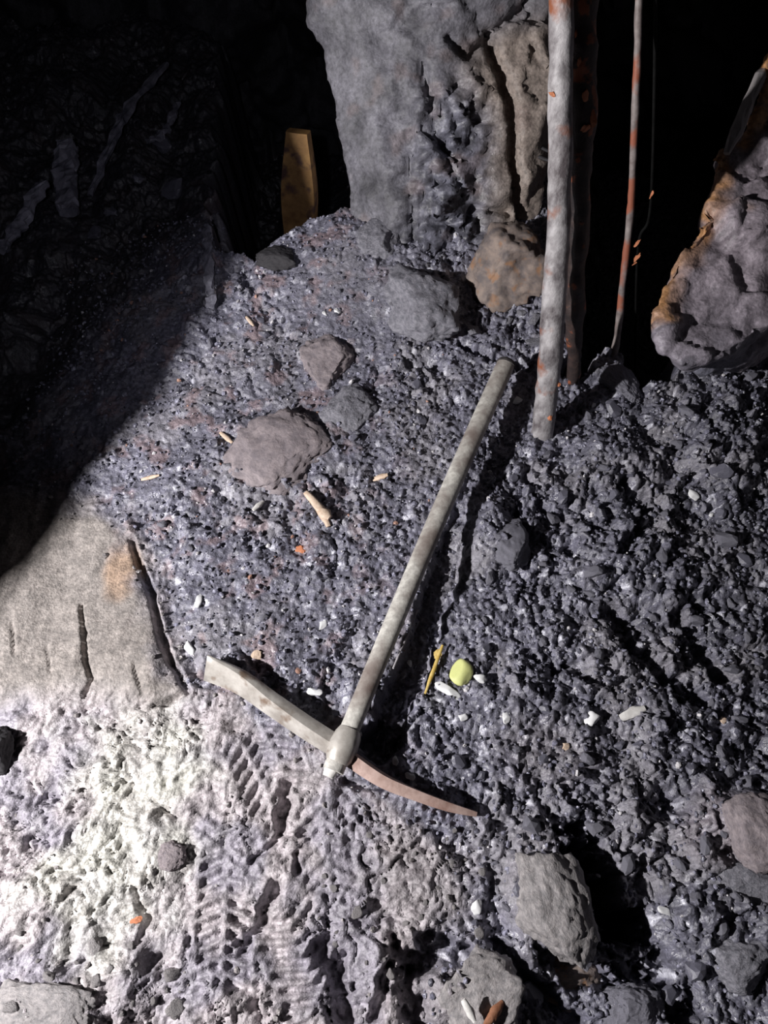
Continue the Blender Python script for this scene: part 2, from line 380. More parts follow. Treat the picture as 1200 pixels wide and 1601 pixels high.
# ground colour place by place: mud and coal, with some light and shade put in
def mixc(a, b, t): return a * (1 - t[..., None]) + np.asarray(b) * t[..., None]
col = np.zeros(X.shape + (3,)); col[:] = (.150, .147, .190)
cv = .78 + k1 * .5; cv *= .85 + .3 * k2
cv *= 1 - .30 * ss(.15, .6, X - .1 * Y); col *= cv[..., None]  # coal darkened towards the right, lamp falloff put into its colour
painted_glint = (k1 > .94) * ss(.0, .3, e1); col = mixc(col, (.55, .55, .62), painted_glint * .8)  # pale cells painted as glints of the coal facets
dusty = ss(-.05, .5, fbm2(X * 6, Y * 6, 4, 81)); col = mixc(col, (.26, .245, .265), dusty * .45 * coal)
col = mixc(col, (.185, .18, .215), powder * .7)
redd = ss(.15, .55, fbm2(X * 16 + 9, Y * 16, 3, 84)) * ss(-.0, -.35, X - .15); col = mixc(col, (.26, .17, .17), redd * .5)
mcol = np.zeros_like(col); mcol[:] = (.34, .305, .32)
mcol = mixc(mcol, (.23, .212, .25), ss(-.25, .4, fbm2(X * 8, Y * 8, 3, 86)))
mcol = mixc(mcol, (.47, .46, .42), white * (.75 + .4 * fbm2(X * 10, Y * 10, 3, 87)).clip(0, 1))
mcol = mixc(mcol, (.225, .2, .187), slab)
mcol = mixc(mcol, (.33, .22, .15), blob(190, 890, 28, 50) * .8)
mcol *= (.8 + .4 * np.clip(fbm2(X * 40, Y * 40, 2, 88) + .5, 0, 1))[..., None]
col = mixc(col, (0, 0, 0), mud) + mcol * mud[..., None]
for a, c_, k in (((850, 1400, 60, 80), (.23, .21, .215), .7), ((730, 1560, 70, 50), (.26, .23, .235), .7), ((1150, 1300, 80, 50), (.24, .2, .22), .7),
                 ((680, 1100, 20, 20), (.2, .2, .2), .3), ((650, 1370, 90, 60), (.22, .2, .21), .6), ((850, 1180, 90, 60), (.2, .18, .19), .5)):
    col = mixc(col, c_, blob(*a, soft=.8) * k)
col = mixc(col, (.018, .017, .02), np.clip(leftdrop * 1.6, 0, 1) * .9); col = mixc(col, (.02, .018, .02), pit * .8)  # unlit left side and pits: shade put into the ground colour
wet = (.52 - .2 * (k1 > .75) + .1 * dusty) * coal + (.56 + .2 * slab - .06 * white) * mud
idx = np.arange(NX * NY).reshape(NY, NX)
F = np.stack([idx[:-1, :-1], idx[:-1, 1:], idx[1:, 1:], idx[1:, :-1]], -1).reshape(-1, 4)
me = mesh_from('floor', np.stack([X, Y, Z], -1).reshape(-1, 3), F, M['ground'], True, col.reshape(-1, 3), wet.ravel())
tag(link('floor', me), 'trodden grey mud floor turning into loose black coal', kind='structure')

# ------------------------------------------------------------------ rock masses: a drawn body, remeshed and roughened
def solid(verts, faces, voxel, smooth_it=6):
    me = bpy.data.meshes.new('tmp'); me.from_pydata([tuple(v) for v in verts], [], faces); me.update()
    bm = bmesh.new(); bm.from_mesh(me); bmesh.ops.recalc_face_normals(bm, faces=bm.faces); bm.to_mesh(me); bm.free()
    o = bpy.data.objects.new('tmp', me); C.objects.link(o)
    r = o.modifiers.new('r', 'REMESH'); r.mode = 'VOXEL'; r.voxel_size = voxel
    s = o.modifiers.new('s', 'SMOOTH'); s.factor = .5; s.iterations = smooth_it
    dg = bpy.context.evaluated_depsgraph_get(); dg.update()
    m2 = bpy.data.meshes.new_from_object(o.evaluated_get(dg))
    bpy.data.objects.remove(o); bpy.data.meshes.remove(me)
    return m2
def verts_of(me):
    a = np.empty(len(me.vertices) * 3, np.float32); me.vertices.foreach_get('co', a); return a.reshape(-1, 3).astype(float)
def normals_of(me):
    a = np.empty(len(me.vertices) * 3, np.float32); me.vertices.foreach_get('normal', a); return a.reshape(-1, 3).astype(float)
def set_verts(me, v):
    me.vertices.foreach_set('co', v.astype(np.float32).ravel()); me.update()
def finish(me, mat):
    me.materials.clear(); me.materials.append(mat)
    me.polygons.foreach_set('use_smooth', np.full(len(me.polygons), True)); me.update()
def loft(rings):
    n = len(rings[0]); vs_ = [p for r in rings for p in r]; fs = []
    for k in range(len(rings) - 1):
        for i in range(n):
            j = (i + 1) % n; fs.append((k * n + i, k * n + j, (k + 1) * n + j, (k + 1) * n + i))
    fs.append(tuple(range(n))[::-1]); fs.append(tuple((len(rings) - 1) * n + i for i in range(n)))
    return vs_, fs

# the pillar of rock at the back, between two black openings
def ring(z, fy, xl, xr):
    return [(xl + .0, fy + .10, z), (xl + .10, fy + .01, z), ((xl + xr) / 2, fy, z), (xr - .08, fy + .03, z), (xr, fy + .10, z),
            (xr + .0, fy + .55, z), (xl + .05, fy + .55, z)]
rings = []
for pyy, fy, pl, pr in ((480, 1.25, 560, 850), (340, 1.39, 545, 862), (230, 1.48, 527, 872), (110, 1.58, 513, 880), (0, 1.66, 478, 890), (-140, 1.74, 440, 900)):
    l_, r_ = aty(pl, pyy, fy + .06), aty(pr, pyy, fy + .06)
    rings.append(ring(l_[2], fy, l_[0], r_[0]))
r0 = [(x, y - .05, -.25) for x, y, z in rings[0]]
top = [(x, y + .15, 1.9) for x, y, z in rings[-1]]
me = solid(*loft([r0] + rings + [top]), .0085)
V = verts_of(me); Nn = normals_of(me)
def near3(px, py, y, rx, rz):
    a = aty(px, py, y); return np.exp(-(((V[:, 0] - a[0]) / rx) ** 2 + ((V[:, 2] - a[2]) / rz) ** 2) ** 1.6)
smoothz = np.clip(near3(800, 170, 1.7, .11, .16) + near3(640, 20, 1.78, .2, .06) + near3(600, 320, 1.52, .055, .05), 0, 1)
H3, E3, K3 = worley3(V / .05, 4); H4, E4, K4 = worley3(V / .10, 6); H5, E5, K5 = worley3(V / .02, 9)
leftish = np.clip(near3(560, 180, 1.55, .07, .35), 0, 1); crumbly = np.clip(near3(715, 170, 1.6, .12, .15) + near3(700, 330, 1.48, .13, .09), 0, 1) * (1 - smoothz)
dsp = fbm3(V * 5, 4, 2) * .035 * (1 - .5 * leftish) + (H4 - .5) * .018 * (1 - smoothz * .7) * (1 - leftish) + (H3 - .5) * .022 * crumbly + (H5 - .5) * .012 * crumbly
dsp -= .014 * (1 - ss(0, .12, E3)) * crumbly
dsp += fbm3(V * 18, 4, 12) * .009 * (1 - leftish * .5) * (1 - smoothz * .5)
def crack3(pts, y, w_, dep):
    out = 0
    for a_, b_ in zip(pts, pts[1:]):
        A, B_ = aty(*a_, y)[[0, 2]], aty(*b_, y)[[0, 2]]; Q = V[:, [0, 2]]; dd = B_ - A
        t = np.clip(((Q - A) @ dd) / (dd @ dd), 0, 1); e = np.linalg.norm(Q - A - t[:, None] * dd, axis=1)
        out = np.maximum(out, 1 - ss(w_ * .4, w_ * 1.2, e + fbm3(V * 40, 2, 33) * .004))
    return out * dep
dsp -= np.maximum.reduce([crack3([(835, 25), (790, 45), (730, 80), (700, 60)], 1.64, .008, .025), crack3([(770, 95), (800, 175), (805, 250), (830, 330)], 1.56, .014, .045),
        crack3([(660, 130), (680, 200), (720, 260)], 1.54, .008, .02), crack3([(700, 380), (740, 330), (800, 340)], 1.42, .008, .025), crack3([(640, 300), (645, 400), (700, 470)], 1.38, .006, .018)])
set_verts(me, V + Nn * dsp[:, None])
dark = np.clip(near3(715, 170, 1.68, .11, .13) + near3(700, 310, 1.55, .12, .06) + near3(790, 400, 1.5, .06, .05), 0, 1)
c = np.zeros((len(V), 3)); c[:] = (.17, .165, .19); c *= (.8 + .5 * fbm3(V * 12, 3, 44))[:, None]
c = c * (1 - dark[:, None]) + np.array((.115, .115, .145)) * (.4 + 1.2 * K5)[:, None] * dark[:, None]
tan = np.clip(near3(810, 160, 1.7, .085, .17) + near3(800, 40, 1.78, .12, .06) + near3(820, 300, 1.55, .06, .07), 0, 1)
c = c * (1 - tan[:, None]) + np.array((.26, .215, .19)) * tan[:, None]
br = near3(790, 380, 1.5, .06, .035) * ss(-.1, .3, fbm3(V * 20, 3, 17)); c = c * (1 - br[:, None] * .8) + np.array((.28, .15, .09)) * br[:, None] * .8
spots = ss(.3, .5, fbm3(V * 14, 2, 19)) * .3; c = c * (1 - spots[:, None]) + np.array((.2, .14, .13)) * spots[:, None]
put_cols(me, c, .62 - .2 * dark)
finish(me, M['rock_face'])
tag(link('wall_back', me), 'pillar of grey broken rock and coal at the back', kind='structure')

# the overhanging rock at the right
outl = [(1260, -40), (1205, 85), (1190, 150), (1152, 215), (1112, 232), (1108, 250), (1128, 268), (1105, 320), (1048, 415), (1022, 480), (1025, 540), (1062, 572), (1130, 556), (1200, 515), (1330, 480), (1600, 380), (1600, -60)]
fr_, bk_ = [], []
for q, (px, py) in enumerate(outl):
    t = min(1, max(0, (560 - py) / 560)); dpt = 1.37 + .16 * t
    fr_.append(tuple(atd(px, py, dpt))); p2 = atd(px, py, dpt + .42); bk_.append((p2[0] + .16, p2[1], p2[2] - .03))
me = solid(*loft([fr_, bk_]), .0075, 10)
V = verts_of(me); Nn = normals_of(me)
H3, E3, K3 = worley3(V / .055 * np.array([1, 1, .8]), 14); H4, E4, K4 = worley3(V / .11, 16)
calm = ss(.34, .16, V[:, 2]) * ss(.82, .70, V[:, 0])
dsp = fbm3(V * 6, 3, 22) * .016 + (H4 - .5) * .026 * (1 - calm * .7) + (H3 - .5) * .006 * (1 - calm * .6) - .004 * (1 - ss(0, .10, E4)) * (1 - calm) + fbm3(V * 22, 4, 12) * .009
set_verts(me, V + Nn * dsp[:, None])
c = np.zeros((len(V), 3)); c[:] = (.21, .18, .205); c *= (.65 + .7 * K3)[:, None]
low = ss(.30, .12, V[:, 2]) * ss(.80, .66, V[:, 0]); c = c * (1 - low[:, None]) + np.array((.16, .16, .20)) * low[:, None]
# rust-coloured bedding on the edge over the pit
edge = np.full(len(V), 9.)
for (a, b) in zip(outl[1:9], outl[2:10]):
    pa = np.array(fr_[outl.index(a)]); pb = np.array(fr_[outl.index(b)]); dd = pb - pa
    t = np.clip(((V - pa) @ dd) / (dd @ dd), 0, 1); edge = np.minimum(edge, np.linalg.norm(V - pa - t[:, None] * dd, axis=1))
og = (1 - ss(.012, .05, edge + fbm3(V * 14, 2, 30) * .035)) * (.55 + .45 * ss(-.2, .3, fbm3(V * 25, 2, 31)))
c = c * (1 - og[:, None]) + np.array((.42, .22, .10)) * og[:, None]
put_cols(me, c, .55 + 0 * og); finish(me, M['rock_face'])
tag(link('wall_right', me), 'overhanging purplish rock with a rust orange edge at the right', kind='structure')

# rough dark rock closing the two openings and the unlit side
def rough_sheet(name, corners, nu, nv, amp, base, label, s=0, freq=4, bank=None):
    a, b, c_, d_ = [np.array(p, float) for p in corners]
    uu, vv = np.meshgrid(np.linspace(0, 1, nu), np.linspace(0, 1, nv))
    P = (a * (1 - uu[..., None]) + b * uu[..., None]) * (1 - vv[..., None]) + (d_ * (1 - uu[..., None]) + c_ * uu[..., None]) * vv[..., None]
    P = P.reshape(-1, 3); n = np.cross(b - a, d_ - a); n /= np.linalg.norm(n)
    H_, E_, K_ = worley3(P / .16, s)
    P = P + n * ((fbm3(P * freq, 4, s) + (H_ - .5) * .7) * amp)[:, None]
    ii = np.arange(nu * nv).reshape(nv, nu)
    F_ = np.stack([ii[:-1, :-1], ii[:-1, 1:], ii[1:, 1:], ii[1:, :-1]], -1).reshape(-1, 4)
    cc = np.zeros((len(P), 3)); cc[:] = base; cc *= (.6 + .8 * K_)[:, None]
    me = mesh_from(name, P, F_, M['rock_face'], True, cc, np.full(len(P), .7))
    return tag(link(name, me), label, kind='structure')
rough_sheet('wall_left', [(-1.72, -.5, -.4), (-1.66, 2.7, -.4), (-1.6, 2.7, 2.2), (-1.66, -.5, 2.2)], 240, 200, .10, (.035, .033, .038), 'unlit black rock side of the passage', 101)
# unseen block added beside the lamp to cut its beam along a straight edge
_p1, _p2 = Vector((-.70, .50, -.01)), Vector((-.36, 1.33, 0)); _n = (_p1 - LAMP).cross(_p2 - LAMP)
def edge_x(y, z): return LAMP.x - (_n.y * (y - LAMP.y) + _n.z * (z - LAMP.z)) / _n.x
rr_ = []
for y, zt in ((-.45, .66), (.05, .66), (.30, .68), (.42, 2.15), (.95, 2.15)):
    rr_.append([(-1.9, y, -.4), (edge_x(y, .45) - .35, y, -.4), (edge_x(y, .45) - .12, y, .35), (edge_x(y, .62), y, .62), (edge_x(y, zt), y, zt), (-1.9, y, zt)])
me = solid(*loft(rr_), .02, 2)
V = verts_of(me); set_verts(me, V + normals_of(me) * (fbm3(V * 9, 4, 51) * .012)[:, None])
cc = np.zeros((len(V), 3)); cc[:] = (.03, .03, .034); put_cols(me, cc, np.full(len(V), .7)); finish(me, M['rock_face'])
tag(link('beam_blocker', me), 'unseen black rock block added at the near left to cut the beam', kind='structure')
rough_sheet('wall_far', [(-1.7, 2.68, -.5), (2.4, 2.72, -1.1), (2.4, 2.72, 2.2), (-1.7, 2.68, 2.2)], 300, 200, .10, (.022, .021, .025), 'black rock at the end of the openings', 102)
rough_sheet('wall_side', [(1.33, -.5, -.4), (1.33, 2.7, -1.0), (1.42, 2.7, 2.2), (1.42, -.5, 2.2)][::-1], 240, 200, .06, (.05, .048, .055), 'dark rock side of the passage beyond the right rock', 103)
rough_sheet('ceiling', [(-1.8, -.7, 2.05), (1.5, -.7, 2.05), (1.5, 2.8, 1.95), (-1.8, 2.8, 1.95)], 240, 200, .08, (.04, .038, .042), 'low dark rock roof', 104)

# ------------------------------------------------------------------ shapes for things
def tube(path, radii, nseg=20, flat=1.0, caps=True, rough=0, seed=0, up=(0, 0, 1)):
    """round bar along a path; returns verts, faces (as lists)"""
    P = [Vector(p) for p in path]; n = len(P); vs_, fs = [], []
    r_ = random.Random(seed); upv = Vector(up)
    for i, p in enumerate(P):
        t = (P[min(i + 1, n - 1)] - P[max(i - 1, 0)]).normalized()
        s = t.cross(upv).normalized(); w = s.cross(t).normalized()
        for k in range(nseg):
            a = 2 * math.pi * k / nseg; rr = radii[i] * (1 + rough * (r_.random() - .5))
            vs_.append(p + s * math.cos(a) * rr + w * math.sin(a) * rr * flat)
    for i in range(n - 1):
        for k in range(nseg):
            j = (k + 1) % nseg; fs.append((i * nseg + k, i * nseg + j, (i + 1) * nseg + j, (i + 1) * nseg + k))
    if caps:
        fs.append(tuple(range(nseg))); fs.append(tuple((n - 1) * nseg + k for k in range(nseg))[::-1])
    return vs_, fs
def build(name, vf, mat, parent=None, origin=None, bevel=0, smooth=True, sharp=None):
    vs_, fs = vf; o_ = Vector(origin) if origin is not None else Vector((0, 0, 0))
    me = bpy.data.meshes.new(name); me.from_pydata([tuple(Vector(v) - o_) for v in vs_], [], fs); me.update()
    bm = bmesh.new(); bm.from_mesh(me); bmesh.ops.recalc_face_normals(bm, faces=bm.faces); bm.to_mesh(me); bm.free()
    me.materials.append(mat); me.polygons.foreach_set('use_smooth', np.full(len(me.polygons), smooth)); me.update()
    if smooth and sharp is None:
        try: me.set_sharp_from_angle(angle=math.radians(50))
        except Exception: pass
    o = link(name, me, parent)
    if origin is not None and parent is None: o.location = o_
    if bevel:
        b = o.modifiers.new('bevel', 'BEVEL'); b.width = bevel; b.segments = 2; b.limit_method = 'ANGLE'
    return o
def stone_mesh(name, mat, seed, sub=3, planes=11, squash=(1, 1, .7), noise=.08, facet=True, spread=.3, smooth=False):
    """a broken lump about 1 unit in radius: a sphere cut by planes, then worn"""
    bm = bmesh.new(); bmesh.ops.create_icosphere(bm, subdivisions=sub, radius=1)
    v = np.array([x.co[:] for x in bm.verts]); r_ = np.random.RandomState(seed)
    if facet:
        for k in range(planes):
            n = r_.normal(size=3); n /= np.linalg.norm(n); d = .78 - spread * r_.rand()
            o_ = v @ n - d; v = v - np.maximum(o_, 0)[:, None] * n
    if sub > 4: v = v * (1 + .05 * fbm3(v * 9 + seed, 4, seed % 80))[:, None] + .03 * (worley3(v * 3 + seed, 5)[0] - .5)[:, None] * v
    v = v + v * (fbm3(v * 1.7 + seed * 3.1, 3, seed % 90) * noise * 2)[:, None] + v * (fbm3(v * 6 + seed, 2, seed % 90) * noise * .5)[:, None]
    v = v * np.array(squash)
    for x, c_ in zip(bm.verts, v): x.co = c_
    me = bpy.data.meshes.new(name); bm.to_mesh(me); bm.free(); me.materials.append(mat)
    me.polygons.foreach_set('use_smooth', np.full(len(me.polygons), smooth)); me.update()
    return me
def pxm(px, py, n=1.0):
    """metres that n photo pixels span on the ground there"""
    p = ground_at(px, py); return n * float(np.dot(p - np.array([0, 0, CAM_H]), FWD)) / FPX
def place(name, me, px, py, size, label, cat, group=None, rot=None, sink=.25, squash_z=.7):
    p = ground_at(px, py); o = link(name, me); k = pxm(px, py)
    s = size if isinstance(size, tuple) else (size, size)
    o.scale = (s[0] * k, s[1] * k * 1.08, min(s) * k * squash_z)
    o.rotation_euler = rot if rot else (rng.uniform(-.3, .3), rng.uniform(-.3, .3), rng.uniform(0, 6.28))
    o.location = (p[0], p[1], p[2] + o.scale[2] * .7 * (1 - 2 * sink))
    return tag(o, label, cat, group)

# ------------------------------------------------------------------ pickaxe
def gz(px, py): return ground_at(px, py)[2]
hb = at(537, 1166, .062); ht = at(790, 570, .052)
root_loc = Vector(hb) - Vector((0, 0, .03))
pick = empty('pickaxe', root_loc)
tag(pick, 'pickaxe with a pale wooden handle lying across the coal and mud', 'pickaxe')
d = (Vector(ht) - Vector(hb)).normalized()
L_ = (Vector(ht) - Vector(hb)).length
path, rad = [], []
for i in range(33):
    t = i / 32; s = -.042 + t * (L_ + .042)
    p = Vector(hb) + d * s + Vector((1, .3, 0)) * (-.006 * math.sin(t * math.pi)); path.append(p)
    r = .0160 + .0040 * t if t > .1 else .0175 - .011 * t
    if t > .97: r *= .96
    rad.append(r)
hnd = build('handle', tube(path, rad, 28, .82), M['handle_wood'], pick, root_loc)
# the sawn, dirty end of the handle
e = Vector(ht); build('handle_end', tube([e - d * .002, e + d * .002, e + d * .008, e + d * .011], [.0208, .0212, .0185, .010], 28, .82), M['dark_end'], pick, root_loc)
# steel head: eye, adze-like blade, point; arms follow one shallow arc
def arm(ctrl, widths, thicks, rolls, ns=28):
    """flat bar swept along a curve; width axis = near vertical, rolled"""
    P = [Vector(c_) for c_ in ctrl]; n = len(P) - 1; vs_, fs = [], []
    def ev(t, arr):
        x = t * n; i = min(int(x), n - 1); f = x - i
        g = lambda j: arr[max(0, min(n, j))]
        a, b, c1, d1 = g(i - 1), g(i), g(i + 1), g(i + 2)
        return .5 * ((2 * b) + (c1 - a) * f + (2 * a - 5 * b + 4 * c1 - d1) * f * f + (3 * b - a - 3 * c1 + d1) * f ** 3)
    K = 12
    for s in range(ns + 1):
        t = s / ns; p = ev(t, P); q = ev(min(1, t + .01), P) - ev(max(0, t - .01), P); q.normalize()
        w = ev(t, widths) / 2; h = ev(t, thicks) / 2; ro = ev(t, rolls)
        sidev = q.cross(Vector((0, 0, 1))).normalized(); upv = sidev.cross(q)
        A = upv * math.cos(ro) + sidev * math.sin(ro); B_ = sidev * math.cos(ro) - upv * math.sin(ro)
        for k in range(K):                                      # rounded rectangle section
            a = 2 * math.pi * k / K + math.pi / K; ca, sa = math.cos(a), math.sin(a)
            m_ = max(abs(ca), abs(sa)) ** .75
            vs_.append(p + A * (ca / m_ * w) + B_ * (sa / m_ * h))
    for s in range(ns):
        for k in range(K):
            j = (k + 1) % K; fs.append((s * K + k, s * K + j, (s + 1) * K + j, (s + 1) * K + k))
    fs.append(tuple(range(K))); fs.append(tuple(ns * K + k for k in range(K))[::-1])
    return vs_, fs
bl = [at(524, 1166, .048), at(478, 1137, .041), at(424, 1100, .034), at(375, 1066, .030), at(322, 1044, .028)]
build('flat_blade', arm(bl, [.034, .036, .040, .048, .056], [.024, .024, .022, .017, .006], [.5, .52, .55, .6, .7]), M['blade_steel'], pick, root_loc)
pt = [at(548, 1187, .050), at(598, 1220, .042), at(650, 1243, .033), at(700, 1261, .024), at(744, 1273, .014)]
build('pointed_blade', arm(pt, [.028, .027, .024, .020, .009], [.024, .021, .018, .015, .008], [.3, .3, .2, .2, .2]), M['rusty_steel'], pick, root_loc)
ev_ = [Vector(hb) + d * s for s in (-.028, -.02, 0, .018, .028)]
build('eye', tube(ev_, [.0185, .0225, .0245, .0225, .0185], 24, .85), M['blade_steel'], pick, root_loc)
ck = Vector(hb) + (Vector(bl[2]) - Vector(bl[0])).normalized() * .028
build('wedge', tube([Vector(hb) - d * .038 + Vector((-.004, 0, .0)), Vector(hb) - d * .052 + Vector((-.004, 0, 0))], [.012, .009], 10, .5), M['white_splinter'], pick, root_loc)

# ------------------------------------------------------------------ steel / timber props at the opening
def prop(name, path, rad, mat, label, cat, bumps=.05, seed=1, nseg=26, rings_=90, flecks=0):
    P = [Vector(p) for p in path]; n = len(P) - 1; pp, rr = [], []
    def cat(arr, t):
        x = t * n; i = min(int(x), n - 1); f = x - i; g = lambda j: arr[max(0, min(n, j))]
        a, b, c1, d1 = g(i - 1), g(i), g(i + 1), g(i + 2)
        return .5 * ((2 * b) + (c1 - a) * f + (2 * a - 5 * b + 4 * c1 - d1) * f * f + (3 * b - a - 3 * c1 + d1) * f ** 3)
    for k in range(rings_ + 1):
        pp.append(cat(P, k / rings_)); rr.append(cat(rad, k / rings_))
    vs_, fs = tube(pp, rr, nseg, up=(0, 1, 0.01))
    va = np.array([tuple(v) for v in vs_]); cen = np.repeat(np.array([tuple(p) for p in pp]), nseg, axis=0)
    k = 1 + bumps * fbm3(va * 22, 3, seed) * 2 + bumps * .8 * np.maximum(0, fbm3(va * 55, 2, seed + 4))
    va = cen + (va - cen) * k[:, None]
    root = empty(name, P[0]); o = build('shaft', (va.tolist(), fs), mat, root, P[0])
    return root
pb = ground_at(848, 640)
def leg_pt(px, py, z): return at(px, py, z)
p0 = ground_at(846, 672); dn = np.array([0, -.02, -.10])
pole_path = [p0 + dn, p0 + np.array([.0, .0, .02]), aty(864, 500, .965), aty(873, 330, 1.03), aty(876, 150, 1.09), aty(877, 0, 1.14)]
tp = pole_path[-1] + (pole_path[-1] - pole_path[-3]) * 1.3; pole_path += [tp, tp + (tp - pole_path[-1])]
pr_ = prop('timber_prop', pole_path, [.023, .0225, .0225, .0195, .0185, .0180, .018, .018], M['prop'], None, None, .07, 3)
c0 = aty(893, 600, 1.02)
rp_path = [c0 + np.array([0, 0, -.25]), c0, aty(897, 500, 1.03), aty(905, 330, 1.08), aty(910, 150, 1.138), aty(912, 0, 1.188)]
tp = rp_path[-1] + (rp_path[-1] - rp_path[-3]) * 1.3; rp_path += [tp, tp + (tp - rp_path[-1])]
rp_ = prop('prop_shade_post', rp_path, [.014, .014, .016, .018, .020, .022, .022, .022], M['shade_rust'], None, None, .16, 33)  # dark post added to give the prop its shaded, rust flecked right half
tag(rp_, 'dark rusty post added as the shaded right side of the thick grey prop', 'mine prop')
tag(pr_, 'thick grey upright prop with orange rust standing in the coal', 'mine prop')
q0 = ground_at(956, 556)
rod_path = [q0 + dn, q0 + np.array([.004, .01, .02]), aty(972, 450, 1.16), aty(985, 330, 1.21), aty(991, 200, 1.25), aty(996, 80, 1.29), aty(999, -30, 1.32)]
tp = rod_path[-1] + (rod_path[-1] - rod_path[-3]) * 2; rod_path += [tp, tp + (tp - rod_path[-1])]
rd_ = prop('thin_rod', rod_path, [.008, .008, .0072, .0068, .0065, .0062, .006, .006, .006], M['rod'], None, None, .10, 8, 14)
tag(rd_, 'thin rusty rod standing in the black opening right of the prop', 'rod')
# rust scabs clinging to the two uprights
rust_me = [stone_mesh('rust_scab', M['orange'], 300 + i, 2, 9, (1, .5, 1.2), .2) for i in range(3)]
scabs = [(918, 150, 9), (924, 190, 11), (914, 205, 8), (893, 350, 9), (891, 378, 11), (888, 405, 8), (864, 150, 7),
         (897, 60, 5), (908, 95, 6), (862, 655, 6), (876, 600, 5)]
def on_post(root, px, py):
    """the point of that upright's skin seen there (or nearest to that line of sight)"""
    d_ = Vector(ray(px, py)).normalized(); o_ = Vector((0, 0, CAM_H)); best = None
    for v in [c_ for c_ in root.children if c_.name.startswith('shaft')][0].data.vertices:
        w_ = v.co + root.location - o_; t_ = w_.dot(d_); e_ = (w_ - d_ * t_).length + .15 * t_
        if best is None or e_ < best[0]: best = (e_, v.co.copy())
    return best[1]
for q, (px, py, s) in enumerate(scabs):
    host = rp_ if px > 895 or 340 < py < 420 else pr_
    o = link('rust_scab', rust_me[q % 3], host); o.location = on_post(host, px, py)
    k = s * 1.15 / FPX; o.scale = (k, k * .8, k * 1.1); o.rotation_euler = (rng.random(), rng.random(), rng.random() * 6)
    o['label'] = 'orange rust scab'
# loose rusty wire ends stuck on a dark back post in the opening
bp_ = prop('hanging_cable', [aty(992, 640, 1.33), aty(996, 400, 1.33), aty(1018, 300, 1.33), aty(1030, -500, 1.33)], [.003, .003, .003, .003], M['cable_black'], None, None, .06, 21, 16, 40)
tag(bp_, 'black cable hanging in the dark opening behind the thin rod', 'cable')
for q, (px, py, s, dp) in enumerate(((1019, 303, 8, 1.325), (995, 380, 7, 1.325), (996, 402, 8, 1.325), (992, 412, 5, 1.325))):
    o = link('rust_flake', rust_me[q % 3], bp_); o.location = Vector(aty(px, py, dp)) - bp_.location
    k = s * dp / FPX; o.scale = (k * .8, k * .7, k * 1.2); o.rotation_euler = (rng.random(), rng.random(), rng.random() * 6); o['label'] = 'orange rust flake'

# ------------------------------------------------------------------ larger stones one can point at
def stone(name, mat, seed, px, py, sx, sy, label, cat='stone', rotz=0., sink=.3, hgt=.7, **kw):
    me = stone_mesh(name, M[mat], seed, kw.get('sub', 5), kw.get('planes', 6), (1, 1, 1), kw.get('noise', .07), True, kw.get('spread', .15), kw.get('smooth', True))
    p = ground_at(px, py); k = pxm(px, py); o = link(name, me)
    hz_ = min(sx, sy) * k * hgt
    o.scale = (sx * k, sy * k * 1.1, hz_); o.rotation_euler = (0, 0, rotz)
    o.location = (p[0], p[1], p[2] + hz_ * (.62 - 1.75 * sink)); return tag(o, label, cat)
stone('rock', 'pink_stone', 21, 508, 568, 46, 46, 'rounded pinkish rock half buried in coal below the rock pillar', sink=.44, hgt=.5)
stone('rock', 'grey_stone', 22, 542, 648, 46, 50, 'rounded grey rock buried just below the pinkish round one', sink=.46, hgt=.45)
stone('rock', 'pink_stone', 23, 435, 706, 78, 70, 'broad flat pinkish rock in the coal at the edge of the light', sink=.42, hgt=.3)
stone('rock', 'grey_stone', 24, 660, 466, 66, 70, 'smooth sloping grey slab leaning against the foot of the pillar', sink=.5, rotz=.5, hgt=.5)
stone('rock', 'grey_stone', 25, 594, 380, 40, 46, 'smooth grey block at the left foot of the rock pillar', sink=.5, rotz=.2, hgt=.6)
stone('rock', 'tan_stone', 26, 792, 425, 66, 72, 'brownish pitted rock between the pillar and the thick prop', sink=.25, hgt=.9)
stone('rock', 'dark_stone', 27, -2, 1178, 26, 34, 'dark rounded stone at the left border of the picture', sink=.15, hgt=1.)
stone('rock', 'mud_clod', 28, 862, 1415, 66, 88, 'smooth grey mud covered rock left of the deep black hole', sink=.55, rotz=.3, hgt=.7)
stone('rock', 'mud_clod', 29, 750, 1575, 84, 66, 'smooth pale block at the bottom edge beside the orange stick', sink=.5, rotz=.7, hgt=.6)
stone('rock', 'grey_stone', 30, 1165, 1395, 66, 44, 'flat grey rock under a crack at the right border', sink=.4, hgt=.5)
stone('rock', 'pink_stone', 31, 1180, 1300, 56, 52, 'purplish flat rock above the cracked grey rock at the right border', sink=.45, hgt=.5)
stone('rock', 'coal_dull', 32, 800, 850, 34, 44, 'dull coal boulder right of the middle of the pickaxe handle', 'coal', sink=.35)
stone('rock', 'coal_dull', 33, 905, 585, 44, 26, 'dark broken block in front of the black opening beside the prop foot', 'coal', sink=.3, smooth=False)
stone('rock', 'coal_dull', 34, 965, 600, 26, 40, 'pointed coal slab leaning by the foot of the thin rod', 'coal', sink=.25, rotz=.5, smooth=False)
stone('rock', 'mud_clod', 35, 60, 1590, 90, 50, 'pale mud clod at the bottom left corner', 'clod', sink=.5, hgt=.5)
stone('rock', 'pink_stone', 36, 268, 1338, 24, 20, 'small pinkish brown clod in the palest mud', 'clod', sink=.3)
stone('rock', 'grey_stone', 37, 1150, 1500, 55, 40, 'grey lump in the lower right coal below the cracked rock', sink=.35)
stone('rock', 'coal_dull', 38, 990, 1590, 60, 40, 'grey coal block at the bottom edge right of the black trench', 'coal', sink=.35, smooth=False)
